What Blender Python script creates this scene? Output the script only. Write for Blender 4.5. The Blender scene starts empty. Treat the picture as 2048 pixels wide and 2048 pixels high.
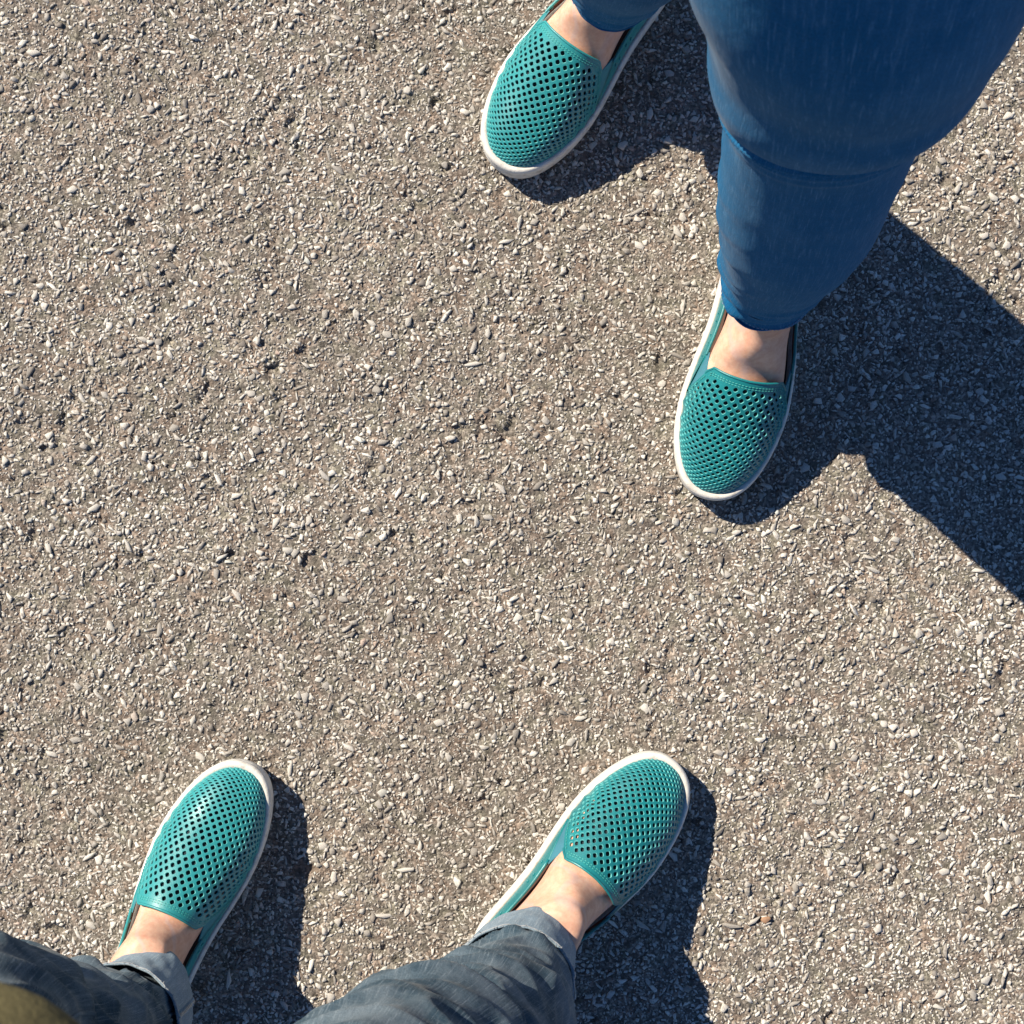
import bpy, bmesh, math, random
import numpy as np
from mathutils import Vector, noise
from mathutils.geometry import delaunay_2d_cdt

random.seed(7)
rng = np.random.default_rng(7)
scene = bpy.context.scene
C = scene.collection
pi = math.pi

# ------------------------------------------------------------------ camera
PITCH = math.radians(1.89)
cam_d = bpy.data.cameras.new('camera')
cam = bpy.data.objects.new('camera', cam_d)
C.objects.link(cam)
cam.location = (0, 0, 1.40)
cam.rotation_euler = (PITCH, 0, 0)
cam_d.sensor_width = 36
cam_d.sensor_fit = 'HORIZONTAL'
cam_d.lens = 36 * 3220 / 2048
cam_d.clip_start = 0.01
cam_d.clip_end = 500
cam_d.dof.use_dof = True
cam_d.dof.focus_distance = 1.33
cam_d.dof.aperture_fstop = 28
scene.camera = cam

# ------------------------------------------------------------------ light
SUN_EL = math.radians(40.5)
SD = Vector((-0.777, 0.63, 0)).normalized()          # horizontal direction towards the sun
sun_vec = Vector((SD.x * math.cos(SUN_EL), SD.y * math.cos(SUN_EL), math.sin(SUN_EL)))
world = bpy.data.worlds.new('World')
scene.world = world
world.use_nodes = True
wn = world.node_tree
wn.nodes.clear()
sky = wn.nodes.new('ShaderNodeTexSky')
sky.sky_type = 'NISHITA'
sky.sun_disc = False
sky.sun_elevation = SUN_EL
sky.sun_rotation = math.atan2(SD.x, SD.y)
sky.dust_density = 0.0
sky.air_density = 1.0
sky.altitude = 600
sky.ozone_density = 10.0
bg = wn.nodes.new('ShaderNodeBackground')
bg.inputs['Strength'].default_value = 0.062
wo = wn.nodes.new('ShaderNodeOutputWorld')
wn.links.new(sky.outputs[0], bg.inputs[0])
wn.links.new(bg.outputs[0], wo.inputs[0])
sl = bpy.data.lights.new('sun', 'SUN')
sl.energy = 5.0
sl.angle = math.radians(0.5)
sl.color = (1.0, 0.885, 0.72)
so = bpy.data.objects.new('sun', sl)
C.objects.link(so)
so.rotation_euler = sun_vec.to_track_quat('Z', 'Y').to_euler()
scene.view_settings.view_transform = 'Standard'
scene.view_settings.look = 'None'
scene.view_settings.exposure = 0.98
scene.view_settings.gamma = 1
scene.view_settings.use_curve_mapping = False
scene.cycles.max_bounces = 6

# ------------------------------------------------------------------ materials
def material(name):
    m = bpy.data.materials.new(name)
    m.use_nodes = True
    nt = m.node_tree
    b = nt.nodes['Principled BSDF']
    return m, nt, b

def N(nt, typ, **kw):
    n = nt.nodes.new(typ)
    for k, v in kw.items():
        if k in n.inputs.keys() if isinstance(k, str) else False:
            n.inputs[k].default_value = v
        else:
            setattr(n, k, v)
    return n

def L(nt, a, b):
    nt.links.new(a, b)

def ramp(nt, src, stops):
    r = nt.nodes.new('ShaderNodeValToRGB')
    e = r.color_ramp.elements
    while len(e) < len(stops):
        e.new(0.5)
    for el, (p, c) in zip(e, stops):
        el.position = p
        el.color = (c[0], c[1], c[2], 1) if not isinstance(c, (int, float)) else (c, c, c, 1)
    L(nt, src, r.inputs[0])
    return r.outputs[0]

def noise_tex(nt, vec, scale, detail=3, rough=0.5, dist=0.0):
    n = nt.nodes.new('ShaderNodeTexNoise')
    n.inputs['Scale'].default_value = scale
    n.inputs['Detail'].default_value = detail
    n.inputs['Roughness'].default_value = rough
    n.inputs['Distortion'].default_value = dist
    if vec is not None:
        L(nt, vec, n.inputs['Vector'])
    return n

def mixcol(nt, fac, a, b, mode='MIX'):
    m = nt.nodes.new('ShaderNodeMix')
    m.data_type = 'RGBA'
    m.blend_type = mode
    for sock, v in ((m.inputs[0], fac), (m.inputs[6], a), (m.inputs[7], b)):
        if hasattr(v, 'links'):
            L(nt, v, sock)
        elif isinstance(v, (int, float)):
            sock.default_value = v
        else:
            sock.default_value = (v[0], v[1], v[2], 1)
    return m.outputs[2]

def mapping(nt, vec, scale):
    m = nt.nodes.new('ShaderNodeMapping')
    m.inputs['Scale'].default_value = scale
    L(nt, vec, m.inputs['Vector'])
    return m.outputs[0]

def bump(nt, h, strength, dist, normal=None):
    b = nt.nodes.new('ShaderNodeBump')
    b.inputs['Strength'].default_value = strength
    b.inputs['Distance'].default_value = dist
    L(nt, h, b.inputs['Height'])
    if normal is not None:
        L(nt, normal, b.inputs['Normal'])
    return b.outputs[0]

def texco(nt, which='Object'):
    return nt.nodes.new('ShaderNodeTexCoord').outputs[which]

def mat_binder():
    m, nt, b = material('asphalt_binder')
    co = texco(nt)
    grit = nt.nodes.new('ShaderNodeTexVoronoi')
    grit.inputs['Scale'].default_value = 520
    grit.inputs['Randomness'].default_value = 1
    L(nt, co, grit.inputs['Vector'])
    sep = nt.nodes.new('ShaderNodeSeparateColor')
    L(nt, grit.outputs['Color'], sep.inputs[0])
    g = ramp(nt, sep.outputs[0], [(0.0, (0.078, 0.069, 0.060)), (0.45, (0.132, 0.118, 0.103)), (0.80, (0.205, 0.184, 0.162)), (1.0, (0.33, 0.30, 0.265))])
    big = noise_tex(nt, co, 9, 4, 0.55)
    bigr = ramp(nt, big.outputs[0], [(0.3, (0.82, 0.80, 0.78)), (0.7, (1.15, 1.13, 1.10))])
    col = mixcol(nt, 1.0, g, bigr, 'MULTIPLY')
    # rusty and green-grey traces
    tint = noise_tex(nt, co, 55, 2, 0.5)
    tr = ramp(nt, tint.outputs[0], [(0.35, (1.12, 0.98, 0.90)), (0.5, (1, 1, 1)), (0.68, (0.95, 1.02, 0.93))])
    col = mixcol(nt, 0.8, col, tr, 'MULTIPLY')
    far = nt.nodes.new('ShaderNodeTexVoronoi')
    far.inputs['Scale'].default_value = 205
    wob = noise_tex(nt, co, 300, 2, 0.5)
    L(nt, mixcol(nt, 0.006, co, wob.outputs[1], 'ADD'), far.inputs['Vector'])
    chip = ramp(nt, far.outputs['Distance'], [(0.30, 1.0), (0.40, 0.0)])
    fsep = nt.nodes.new('ShaderNodeSeparateColor'); L(nt, far.outputs['Color'], fsep.inputs[0])
    fcol = ramp(nt, fsep.outputs[0], [(0.0, (0.20, 0.18, 0.16)), (0.4, (0.42, 0.40, 0.37)), (1.0, (0.60, 0.585, 0.55))])
    xyz = nt.nodes.new('ShaderNodeSeparateXYZ'); L(nt, co, xyz.inputs[0])
    ax = nt.nodes.new('ShaderNodeMath'); ax.operation = 'ABSOLUTE'; L(nt, xyz.outputs[0], ax.inputs[0])
    ay = nt.nodes.new('ShaderNodeMath'); ay.operation = 'ABSOLUTE'; L(nt, xyz.outputs[1], ay.inputs[0])
    mx = nt.nodes.new('ShaderNodeMath'); mx.operation = 'MAXIMUM'; L(nt, ax.outputs[0], mx.inputs[0]); L(nt, ay.outputs[0], mx.inputs[1])
    edge = ramp(nt, mx.outputs[0], [(0.535, 0.0), (0.60, 1.0)])
    fm = nt.nodes.new('ShaderNodeMath'); fm.operation = 'MULTIPLY'; L(nt, chip, fm.inputs[0]); L(nt, edge, fm.inputs[1])
    col = mixcol(nt, fm.outputs[0], col, fcol)
    L(nt, col, b.inputs['Base Color'])
    b.inputs['Roughness'].default_value = 0.75
    b.inputs['Specular IOR Level'].default_value = 0.25
    n1 = noise_tex(nt, co, 420, 4, 0.6)
    nb = bump(nt, n1.outputs[0], 0.9, 0.0012)
    inv = nt.nodes.new('ShaderNodeMath'); inv.operation = 'SUBTRACT'; inv.inputs[0].default_value = 1
    L(nt, grit.outputs['Distance'], inv.inputs[1])
    nb2 = bump(nt, inv.outputs[0], 0.6, 0.0007, nb)
    L(nt, nb2, b.inputs['Normal'])
    return m

def mat_stone(orange=False):
    m, nt, b = material('orange_stone' if orange else 'pale_stone')
    co = texco(nt)
    geo = nt.nodes.new('ShaderNodeNewGeometry')
    oi = nt.nodes.new('ShaderNodeObjectInfo')
    add = nt.nodes.new('ShaderNodeMath'); add.operation = 'ADD'
    L(nt, geo.outputs['Random Per Island'], add.inputs[0]); L(nt, oi.outputs['Random'], add.inputs[1])
    fr = nt.nodes.new('ShaderNodeMath'); fr.operation = 'FRACT'
    L(nt, add.outputs[0], fr.inputs[0])
    if orange:
        c = ramp(nt, fr.outputs[0], [(0, (0.34, 0.20, 0.12)), (1, (0.34, 0.20, 0.12))])
    else:
        c = ramp(nt, fr.outputs[0], [(0.0, (0.16, 0.145, 0.13)), (0.15, (0.29, 0.275, 0.25)), (0.38, (0.43, 0.415, 0.385)),
                                     (0.72, (0.51, 0.495, 0.455)), (0.95, (0.59, 0.575, 0.53)), (0.97, (0.46, 0.48, 0.45)), (1.0, (0.40, 0.31, 0.26))])
    n = noise_tex(nt, co, 700, 3, 0.6)
    nr = ramp(nt, n.outputs[0], [(0.3, 0.78), (0.7, 1.12)])
    c = mixcol(nt, 1.0, c, nr, 'MULTIPLY')
    pt = noise_tex(nt, co, 7, 3, 0.55)
    pr = ramp(nt, pt.outputs[0], [(0.32, (0.84, 0.82, 0.80)), (0.68, (1.08, 1.08, 1.08))])
    c = mixcol(nt, 1.0, c, pr, 'MULTIPLY')
    # bitumen film left on parts of the stones
    f = noise_tex(nt, co, 330, 2, 0.5)
    fm = ramp(nt, f.outputs[0], [(0.56, 0.0), (0.66, 0.75)])
    c = mixcol(nt, fm, c, (0.15, 0.135, 0.118))
    L(nt, c, b.inputs['Base Color'])
    b.inputs['Roughness'].default_value = 0.6
    b.inputs['Specular IOR Level'].default_value = 0.3
    L(nt, bump(nt, n.outputs[0], 0.5, 0.0005), b.inputs['Normal'])
    return m

def mat_leather(name, col, dark, rough=0.38):
    m, nt, b = material(name)
    co = texco(nt)
    n = noise_tex(nt, co, 38, 4, 0.55)
    r = ramp(nt, n.outputs[0], [(0.3, dark), (0.7, col)])
    f = noise_tex(nt, co, 900, 3, 0.6)
    fr = ramp(nt, f.outputs[0], [(0.3, 0.90), (0.7, 1.08)])
    r = mixcol(nt, 1.0, r, fr, 'MULTIPLY')
    w = noise_tex(nt, co, 75, 6, 0.7, 0.6)
    wm = ramp(nt, w.outputs[0], [(0.56, 0.0), (0.74, 0.42)])
    r = mixcol(nt, wm, r, (0.10, 0.24, 0.23))
    L(nt, r, b.inputs['Base Color'])
    rr = ramp(nt, n.outputs[0], [(0.3, rough + 0.10), (0.7, rough - 0.04)])
    L(nt, rr, b.inputs['Roughness'])
    b.inputs['Specular IOR Level'].default_value = 0.5
    v = nt.nodes.new('ShaderNodeTexVoronoi'); v.inputs['Scale'].default_value = 1100
    L(nt, co, v.inputs['Vector'])
    nb = bump(nt, v.outputs['Distance'], 0.16, 0.0004)
    nb = bump(nt, n.outputs[0], 0.25, 0.002, nb)
    L(nt, nb, b.inputs['Normal'])
    return m

def mat_plain(name, col, rough=0.6, var=0.12, scale=60, bumpd=0.0005, bs=0.3, spec=0.4, dirt=None):
    m, nt, b = material(name)
    co = texco(nt)
    n = noise_tex(nt, co, scale, 5, 0.6)
    r = ramp(nt, n.outputs[0], [(0.3, tuple(c * (1 - var) for c in col)), (0.7, tuple(min(1, c * (1 + var)) for c in col))])
    if dirt:
        d = noise_tex(nt, co, 130, 4, 0.65)
        dm = ramp(nt, d.outputs[0], [(0.50, 0.0), (0.72, 0.75)])
        r = mixcol(nt, dm, r, dirt)
    L(nt, r, b.inputs['Base Color'])
    b.inputs['Roughness'].default_value = rough
    b.inputs['Specular IOR Level'].default_value = spec
    f = noise_tex(nt, co, scale * 12, 3, 0.6)
    L(nt, bump(nt, f.outputs[0], bs, bumpd), b.inputs['Normal'])
    return m

def mat_denim(name, base, pale, streak=0.5, fade=0.3, faderange=(0.5, 0.8)):
    m, nt, b = material(name)
    uv = texco(nt, 'UV')
    co = texco(nt)
    s1 = noise_tex(nt, mapping(nt, uv, (800, 45, 1)), 1.0, 3, 0.7)       # lengthwise slubs
    s1.inputs['Scale'].default_value = 1.0
    s2 = noise_tex(nt, mapping(nt, uv, (300, 14, 1)), 1.0, 3, 0.6)
    s3 = noise_tex(nt, mapping(nt, uv, (30, 700, 1)), 1.0, 2, 0.6)        # cross threads
    a1 = ramp(nt, s1.outputs[0], [(0.54, 0.0), (0.72, streak)])
    a2 = ramp(nt, s2.outputs[0], [(0.52, 0.0), (0.82, streak * 0.6)])
    a3 = ramp(nt, s3.outputs[0], [(0.55, 0.0), (0.85, streak * 0.35)])
    c = mixcol(nt, a1, base, pale)
    c = mixcol(nt, a2, c, pale)
    c = mixcol(nt, a3, c, pale)
    w = noise_tex(nt, co, 16, 4, 0.6)
    wm = ramp(nt, w.outputs[0], [(faderange[0], 0.0), (faderange[1], fade)])
    c = mixcol(nt, wm, c, pale)
    gr = noise_tex(nt, co, 1400, 2, 0.6)
    gm = ramp(nt, gr.outputs[0], [(0.30, 0.72), (0.70, 1.28)])
    c = mixcol(nt, 1.0, c, gm, 'MULTIPLY')
    L(nt, c, b.inputs['Base Color'])
    b.inputs['Roughness'].default_value = 0.9
    b.inputs['Specular IOR Level'].default_value = 0.08
    b.inputs['Sheen Weight'].default_value = 0.04
    b.inputs['Sheen Roughness'].default_value = 0.4
    tw = nt.nodes.new('ShaderNodeTexWave')
    tw.wave_type = 'BANDS'; tw.bands_direction = 'DIAGONAL'
    tw.inputs['Scale'].default_value = 620; tw.inputs['Distortion'].default_value = 1.0
    L(nt, mapping(nt, uv, (1, 1, 1)), tw.inputs['Vector'])
    nb = bump(nt, tw.outputs[0], 0.12, 0.0002)
    nb = bump(nt, s1.outputs[0], 0.35, 0.0006, nb)
    w2 = noise_tex(nt, co, 70, 3, 0.5)
    nb = bump(nt, w2.outputs[0], 0.35, 0.0018, nb)
    L(nt, nb, b.inputs['Normal'])
    return m

def mat_skin():
    m, nt, b = material('skin')
    co = texco(nt)
    n = noise_tex(nt, co, 28, 4, 0.6)
    c = ramp(nt, n.outputs[0], [(0.28, (0.50, 0.285, 0.20)), (0.5, (0.575, 0.355, 0.255)), (0.72, (0.63, 0.42, 0.315))])
    f = noise_tex(nt, co, 160, 4, 0.65)
    fr = ramp(nt, f.outputs[0], [(0.35, (0.90, 0.80, 0.78)), (0.65, (1.05, 1.05, 1.05))])
    c = mixcol(nt, 1.0, c, fr, 'MULTIPLY')
    # faint bluish veins under the skin
    v = nt.nodes.new('ShaderNodeTexWave'); v.wave_type = 'BANDS'
    v.inputs['Scale'].default_value = 9; v.inputs['Distortion'].default_value = 9; v.inputs['Detail'].default_value = 2
    v.inputs['Detail Scale'].default_value = 1.4
    L(nt, co, v.inputs['Vector'])
    vm = ramp(nt, v.outputs[0], [(0.90, 0.0), (1.0, 0.30)])
    c = mixcol(nt, vm, c, (0.42, 0.36, 0.38))
    L(nt, c, b.inputs['Base Color'])
    b.inputs['Roughness'].default_value = 0.5
    b.inputs['Specular IOR Level'].default_value = 0.35
    b.inputs['Subsurface Weight'].default_value = 0.15
    b.inputs['Subsurface Radius'].default_value = (0.010, 0.004, 0.002)
    b.inputs['Subsurface Scale'].default_value = 0.5
    vo = nt.nodes.new('ShaderNodeTexVoronoi'); vo.inputs['Scale'].default_value = 900
    L(nt, co, vo.inputs['Vector'])
    nb = bump(nt, vo.outputs['Distance'], 0.12, 0.0004)
    nb = bump(nt, f.outputs[0], 0.2, 0.0008, nb)
    L(nt, nb, b.inputs['Normal'])
    return m

M_bind = mat_binder()
M_stone = mat_stone()
M_orange = mat_stone(True)
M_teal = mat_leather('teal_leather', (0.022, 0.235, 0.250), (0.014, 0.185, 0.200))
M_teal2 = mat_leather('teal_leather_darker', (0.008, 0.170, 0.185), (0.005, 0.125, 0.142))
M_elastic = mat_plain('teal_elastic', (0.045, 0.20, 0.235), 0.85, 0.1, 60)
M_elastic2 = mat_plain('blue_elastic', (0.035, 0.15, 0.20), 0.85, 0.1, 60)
M_cut = mat_plain('sunlit_cut_leather', (0.085, 0.36, 0.37), 0.6)  # cut leather of the hole walls, colour lightened for sunlit rims
M_hole_shade = mat_plain('hole_shade_dark', (0.012, 0.022, 0.030), 0.9)  # dark colour standing in for the shade inside the holes
M_lining = mat_plain('rose_lining', (0.34, 0.17, 0.14), 0.75)
M_insole = mat_plain('insole_leather', (0.10, 0.055, 0.045), 0.8)
M_rubber = mat_plain('white_rubber', (0.56, 0.545, 0.505), 0.55, 0.07, 40, 0.0006, 0.4, 0.4, (0.34, 0.30, 0.25))
M_thread = mat_plain('teal_thread', (0.06, 0.33, 0.30), 0.6)
M_thread2 = mat_plain('denim_thread', (0.16, 0.23, 0.36), 0.7)
M_white_thread = mat_plain('pale_thread', (0.27, 0.29, 0.31), 0.8)
M_overlock = mat_plain('overlock_thread', (0.42, 0.42, 0.40), 0.8)
M_skin = mat_skin()
M_blue = mat_denim('blue_denim', (0.0048, 0.084, 0.195), (0.085, 0.210, 0.350), 0.60, 0.25)
M_dark = mat_denim('dark_denim', (0.029, 0.056, 0.080), (0.235, 0.280, 0.315), 0.62, 0.50, (0.42, 0.68))
M_cuff = mat_denim('inside_out_denim', (0.160, 0.215, 0.265), (0.36, 0.41, 0.44), 0.7, 0.4)
M_olive = mat_plain('olive_cloth', (0.085, 0.074, 0.036), 0.8, 0.45, 30, 0.002, 0.4, 0.2)
M_knit = mat_plain('navy_knit', (0.02, 0.03, 0.06), 0.9)

# ------------------------------------------------------------------ mesh helpers
def link(name, me, mats, parent=None, smooth=True):
    ob = bpy.data.objects.new(name, me)
    for mt in (mats if isinstance(mats, (list, tuple)) else [mats]):
        me.materials.append(mt)
    if smooth:
        me.polygons.foreach_set('use_smooth', np.ones(len(me.polygons), dtype=bool))
    C.objects.link(ob)
    if parent is not None:
        ob.parent = parent
    return ob

def empty(name, loc=(0, 0, 0), parent=None):
    o = bpy.data.objects.new(name, None)
    o.empty_display_size = 0.05
    C.objects.link(o)
    o.location = loc
    if parent is not None:
        o.parent = parent
    return o

def tri_mesh(name, verts, tris, matidx=None):
    me = bpy.data.meshes.new(name)
    verts = np.asarray(verts, dtype=np.float32); tris = np.asarray(tris, dtype=np.int32)
    me.vertices.add(len(verts)); me.vertices.foreach_set('co', verts.ravel())
    me.loops.add(tris.size); me.loops.foreach_set('vertex_index', tris.ravel())
    me.polygons.add(len(tris))
    k = tris.shape[1]
    me.polygons.foreach_set('loop_start', np.arange(len(tris), dtype=np.int32) * k)
    if matidx is not None:
        me.polygons.foreach_set('material_index', np.asarray(matidx, dtype=np.int32))
    me.update(calc_edges=True)
    me.validate()
    return me

def grid_mesh(name, P, close_u=True, cap0=False, cap1=False, uv=None):
    """P: (rows, cols, 3); rows along, cols around."""
    r, c, _ = P.shape
    V = P.reshape(-1, 3)
    faces, uvs = [], []
    cc = c if close_u else c - 1
    for i in range(r - 1):
        for j in range(cc):
            j2 = (j + 1) % c
            faces.append((i * c + j, i * c + j2, (i + 1) * c + j2, (i + 1) * c + j))
            if uv is not None:
                ju = j + 1
                uvs += [(uv[0][j], uv[1][i]), (uv[0][ju], uv[1][i]), (uv[0][ju], uv[1][i + 1]), (uv[0][j], uv[1][i + 1])]
    if cap0:
        faces.append(tuple(range(c - 1, -1, -1))); uvs += [(0, 0)] * c
    if cap1:
        faces.append(tuple((r - 1) * c + j for j in range(c))); uvs += [(0, 0)] * c
    me = bpy.data.meshes.new(name)
    me.from_pydata([tuple(v) for v in V], [], faces)
    if uv is not None:
        ul = me.uv_layers.new(name='UVMap')
        ul.data.foreach_set('uv', np.asarray(uvs, dtype=np.float32).ravel())
    me.update()
    return me

def catmull(keys, x):
    """keys: list of rows [t, ...]; smooth interpolation at x (array)."""
    K = np.asarray(keys, dtype=float)
    t, V = K[:, 0], K[:, 1:]
    d = np.zeros_like(V)
    d[1:-1] = (V[2:] - V[:-2]) / (t[2:] - t[:-2])[:, None]
    d[0] = (V[1] - V[0]) / (t[1] - t[0]); d[-1] = (V[-1] - V[-2]) / (t[-1] - t[-2])
    x = np.clip(np.atleast_1d(x), t[0], t[-1])
    i = np.clip(np.searchsorted(t, x, side='right') - 1, 0, len(t) - 2)
    h = t[i + 1] - t[i]; u = ((x - t[i]) / h)[:, None]; h = h[:, None]
    return ((2 * u**3 - 3 * u**2 + 1) * V[i] + (u**3 - 2 * u**2 + u) * h * d[i]
            + (-2 * u**3 + 3 * u**2) * V[i + 1] + (u**3 - u**2) * h * d[i + 1])

def tube(points, radius, seg=8, closed=False):
    """verts, quads of a tube through points"""
    P = np.asarray(points, dtype=float); n = len(P)
    T = np.roll(P, -1, 0) - np.roll(P, 1, 0)
    if not closed:
        T[0] = P[1] - P[0]; T[-1] = P[-1] - P[-2]
    T /= np.linalg.norm(T, axis=1)[:, None] + 1e-12
    up = np.array([0, 0, 1.0])
    A = np.cross(T, up); A /= np.linalg.norm(A, axis=1)[:, None] + 1e-12
    B = np.cross(A, T)
    rad = np.broadcast_to(radius, (n,))
    V = []
    for k in range(seg):
        a = 2 * pi * k / seg
        V.append(P + (A * math.cos(a) + B * math.sin(a)) * rad[:, None])
    V = np.stack(V, 1).reshape(-1, 3)
    F = []
    for i in range(n if closed else n - 1):
        i2 = (i + 1) % n
        for k in range(seg):
            k2 = (k + 1) % seg
            F.append((i * seg + k, i * seg + k2, i2 * seg + k2, i2 * seg + k))
    return V, F

def merge(parts):
    V, F, off = [], [], 0
    for v, f in parts:
        V += [tuple(p) for p in v]; F += [tuple(q + off for q in fa) for fa in f]; off += len(v)
    return V, F

def py_mesh(name, V, F):
    me = bpy.data.meshes.new(name)
    me.from_pydata([tuple(v) for v in V], [], [tuple(f) for f in F])
    me.update()
    return me

# ------------------------------------------------------------------ ground
def vnoise(x, y, cell, seed):
    r = np.random.default_rng(seed)
    T = r.random((256, 256))
    fx, fy = x / cell, y / cell
    ix, iy = np.floor(fx).astype(int), np.floor(fy).astype(int)
    u, v = fx - ix, fy - iy
    u = u * u * (3 - 2 * u); v = v * v * (3 - 2 * v)
    a = T[ix & 255, iy & 255]; b = T[(ix + 1) & 255, iy & 255]
    c = T[ix & 255, (iy + 1) & 255]; d = T[(ix + 1) & 255, (iy + 1) & 255]
    return (a * (1 - u) + b * u) * (1 - v) + (c * (1 - u) + d * u) * v

def ground_h(x, y):
    h = 0.0022 * (vnoise(x, y, 0.06, 1) - 0.5) + 0.0020 * (vnoise(x, y, 0.019, 2) - 0.5)
    h += 0.0018 * (vnoise(x, y, 0.0075, 3) - 0.5) + 0.0010 * (vnoise(x, y, 0.0036, 4) - 0.5)
    # pits and short gaps where binder has worn away
    wx = x + 0.006 * (vnoise(x, y, 0.012, 8) - 0.5); wy = y + 0.006 * (vnoise(x, y, 0.012, 9) - 0.5)
    p = vnoise(wx, wy, 0.0085, 5) * 0.65 + vnoise(wx, wy, 0.030, 6) * 0.35
    h -= 0.0034 * np.clip((p - 0.79) / 0.08, 0, 1)
    q = np.abs(vnoise(wx * 1.6, wy, 0.020, 10) - 0.5)
    gate = np.clip((vnoise(x, y, 0.023, 11) - 0.61) / 0.08, 0, 1)
    h -= 0.0030 * np.clip(1 - q / 0.026, 0, 1) * gate
    fade = np.clip((0.80 - np.maximum(abs(x), abs(y))) / 0.12, 0, 1)
    return h * fade

STEP = 0.00215
inner = np.arange(-0.64, 0.64001, STEP)
outer = [0.66, 0.69, 0.73, 0.78, 0.85, 0.95, 1.1, 1.4, 2, 4, 8, 20, 60, 200]
gx = np.concatenate([-np.array(outer[::-1]), inner, outer])
GX, GY = np.meshgrid(gx, gx, indexing='ij')
GZ = ground_h(GX, GY)
n = len(gx)
idx = np.arange(n * n).reshape(n, n)
quads = np.stack([idx[:-1, :-1], idx[1:, :-1], idx[1:, 1:], idx[:-1, 1:]], -1).reshape(-1, 4)
ground = link('ground', tri_mesh('ground', np.stack([GX, GY, GZ], -1).reshape(-1, 3), quads), M_bind)
ground['kind'] = 'structure'
ground['label'] = 'rough grey brown asphalt with pale stone chips'

def chip_template(r, k=6):
    ang = np.sort(np.linspace(0, 2 * pi, k, endpoint=False) + r.uniform(-0.48, 0.48, k))
    rad = r.uniform(0.55, 1.25, k)
    bot = np.stack([np.cos(ang) * rad, np.sin(ang) * rad, np.full(k, -0.9)], 1)
    mid = bot.copy(); mid[:, 2] = r.uniform(0.15, 0.6, k); mid[:, :2] *= 0.98
    ins = r.uniform(0.55, 0.85, k)
    top = np.stack([np.cos(ang) * rad * ins, np.sin(ang) * rad * ins, 1 + r.uniform(-0.22, 0.12, k)], 1)
    V = np.concatenate([bot, mid, top])
    F = []
    for i in range(k):
        j = (i + 1) % k
        F += [(i, j, k + j), (i, k + j, k + i), (k + i, k + j, 2 * k + j), (k + i, 2 * k + j, 2 * k + i)]
    for i in range(1, k - 1):
        F.append((2 * k, 2 * k + i, 2 * k + i + 1))
    return V, np.array(F)

NT = 24
tmpl = [chip_template(rng, (4, 5, 6)[i % 3]) for i in range(NT)]
R0 = 0.60
NS = 180000
sx = rng.uniform(-R0, R0, NS); sy = rng.uniform(-R0, R0, NS)
size = np.clip(np.exp(rng.normal(math.log(0.00126), 0.46, NS)), 0.0007, 0.0046)      # half size
asp = 1.0 + rng.exponential(0.75, NS).clip(0, 2.6)
rot = rng.uniform(0, 2 * pi, NS)
sz = ground_h(sx, sy)
keep = (sz > -0.0034) & (rng.random(NS) > np.clip((np.maximum(abs(sx), abs(sy)) - 0.535) / 0.065, 0, 0.97))
sx, sy, size, asp, rot, sz = [a[keep] for a in (sx, sy, size, asp, rot, sz)]
# drop chips that would overlap a larger neighbour
order = np.argsort(-size)
cell = {}
kept = []
CS = 0.004
for i in order:
    ci, cj = int(math.floor(sx[i] / CS)), int(math.floor(sy[i] / CS))
    ok = True
    reach = 2
    for a in range(ci - reach, ci + reach + 1):
        for b in range(cj - reach, cj + reach + 1):
            for q in cell.get((a, b), ()):
                d = math.hypot(sx[i] - sx[q], sy[i] - sy[q])
                if d < 0.615 * (size[i] + size[q]):
                    ok = False; break
            if not ok: break
        if not ok: break
    if ok:
        cell.setdefault((ci, cj), []).append(i)
        kept.append(i)
kept = np.array(kept)

def chip_params(i):
    s = size[i]; a = math.sqrt(asp[i])
    hgt = min(0.0019, 0.34 * s + 0.00030)
    return s * a, s / a, hgt

# the largest chips inside the picture become stones of their own
inview = kept[(abs(sx[kept]) < 0.45) & (abs(sy[kept]) < 0.45)]
biggest = set(inview[:290].tolist())
VV, FF, off = [], [], 0
tilt = rng.normal(0, 0.16, (NS, 2))
rest = np.array([i for i in kept if i not in biggest])
tid = rng.integers(0, NT, len(rest))
for t in range(NT):
    I = rest[tid == t]
    V, F = tmpl[t]
    s = size[I]; a = np.sqrt(asp[I]); hg = np.minimum(0.0019, 0.34 * s + 0.00030)
    X = V[None, :, 0] * (s * a)[:, None]; Y = V[None, :, 1] * (s / a)[:, None]
    Z = V[None, :, 2] * hg[:, None] + X * tilt[I, 0][:, None] + Y * tilt[I, 1][:, None]
    c, d = np.cos(rot[I])[:, None], np.sin(rot[I])[:, None]
    Pt = np.stack([X * c - Y * d + sx[I][:, None], X * d + Y * c + sy[I][:, None], Z + sz[I][:, None]], -1)
    VV.append(Pt.reshape(-1, 3))
    FF.append((F[None] + (np.arange(len(I)) * len(V))[:, None, None] + off).reshape(-1, 3))
    off += len(I) * len(V)
chips = link('stone_chips', tri_mesh('stone_chips', np.concatenate(VV), np.concatenate(FF)), M_stone, ground, smooth=False)
chips['kind'] = 'stuff'
stone_me = []
for t in range(8):
    V, F = tmpl[t]
    me = tri_mesh('stone', V, F); me.materials.append(M_stone); stone_me.append(me)
for k, i in enumerate(sorted(biggest)):
    a, b, hgt = chip_params(i)
    o = bpy.data.objects.new('stone', stone_me[k % 8])
    o.location = (sx[i], sy[i], sz[i]); o.scale = (a, b, hgt * 1.15)
    o.rotation_euler = (tilt[i, 1] * 0.5, -tilt[i, 0] * 0.5, rot[i])
    C.objects.link(o); o.parent = ground
V, F = tmpl[4]
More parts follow.
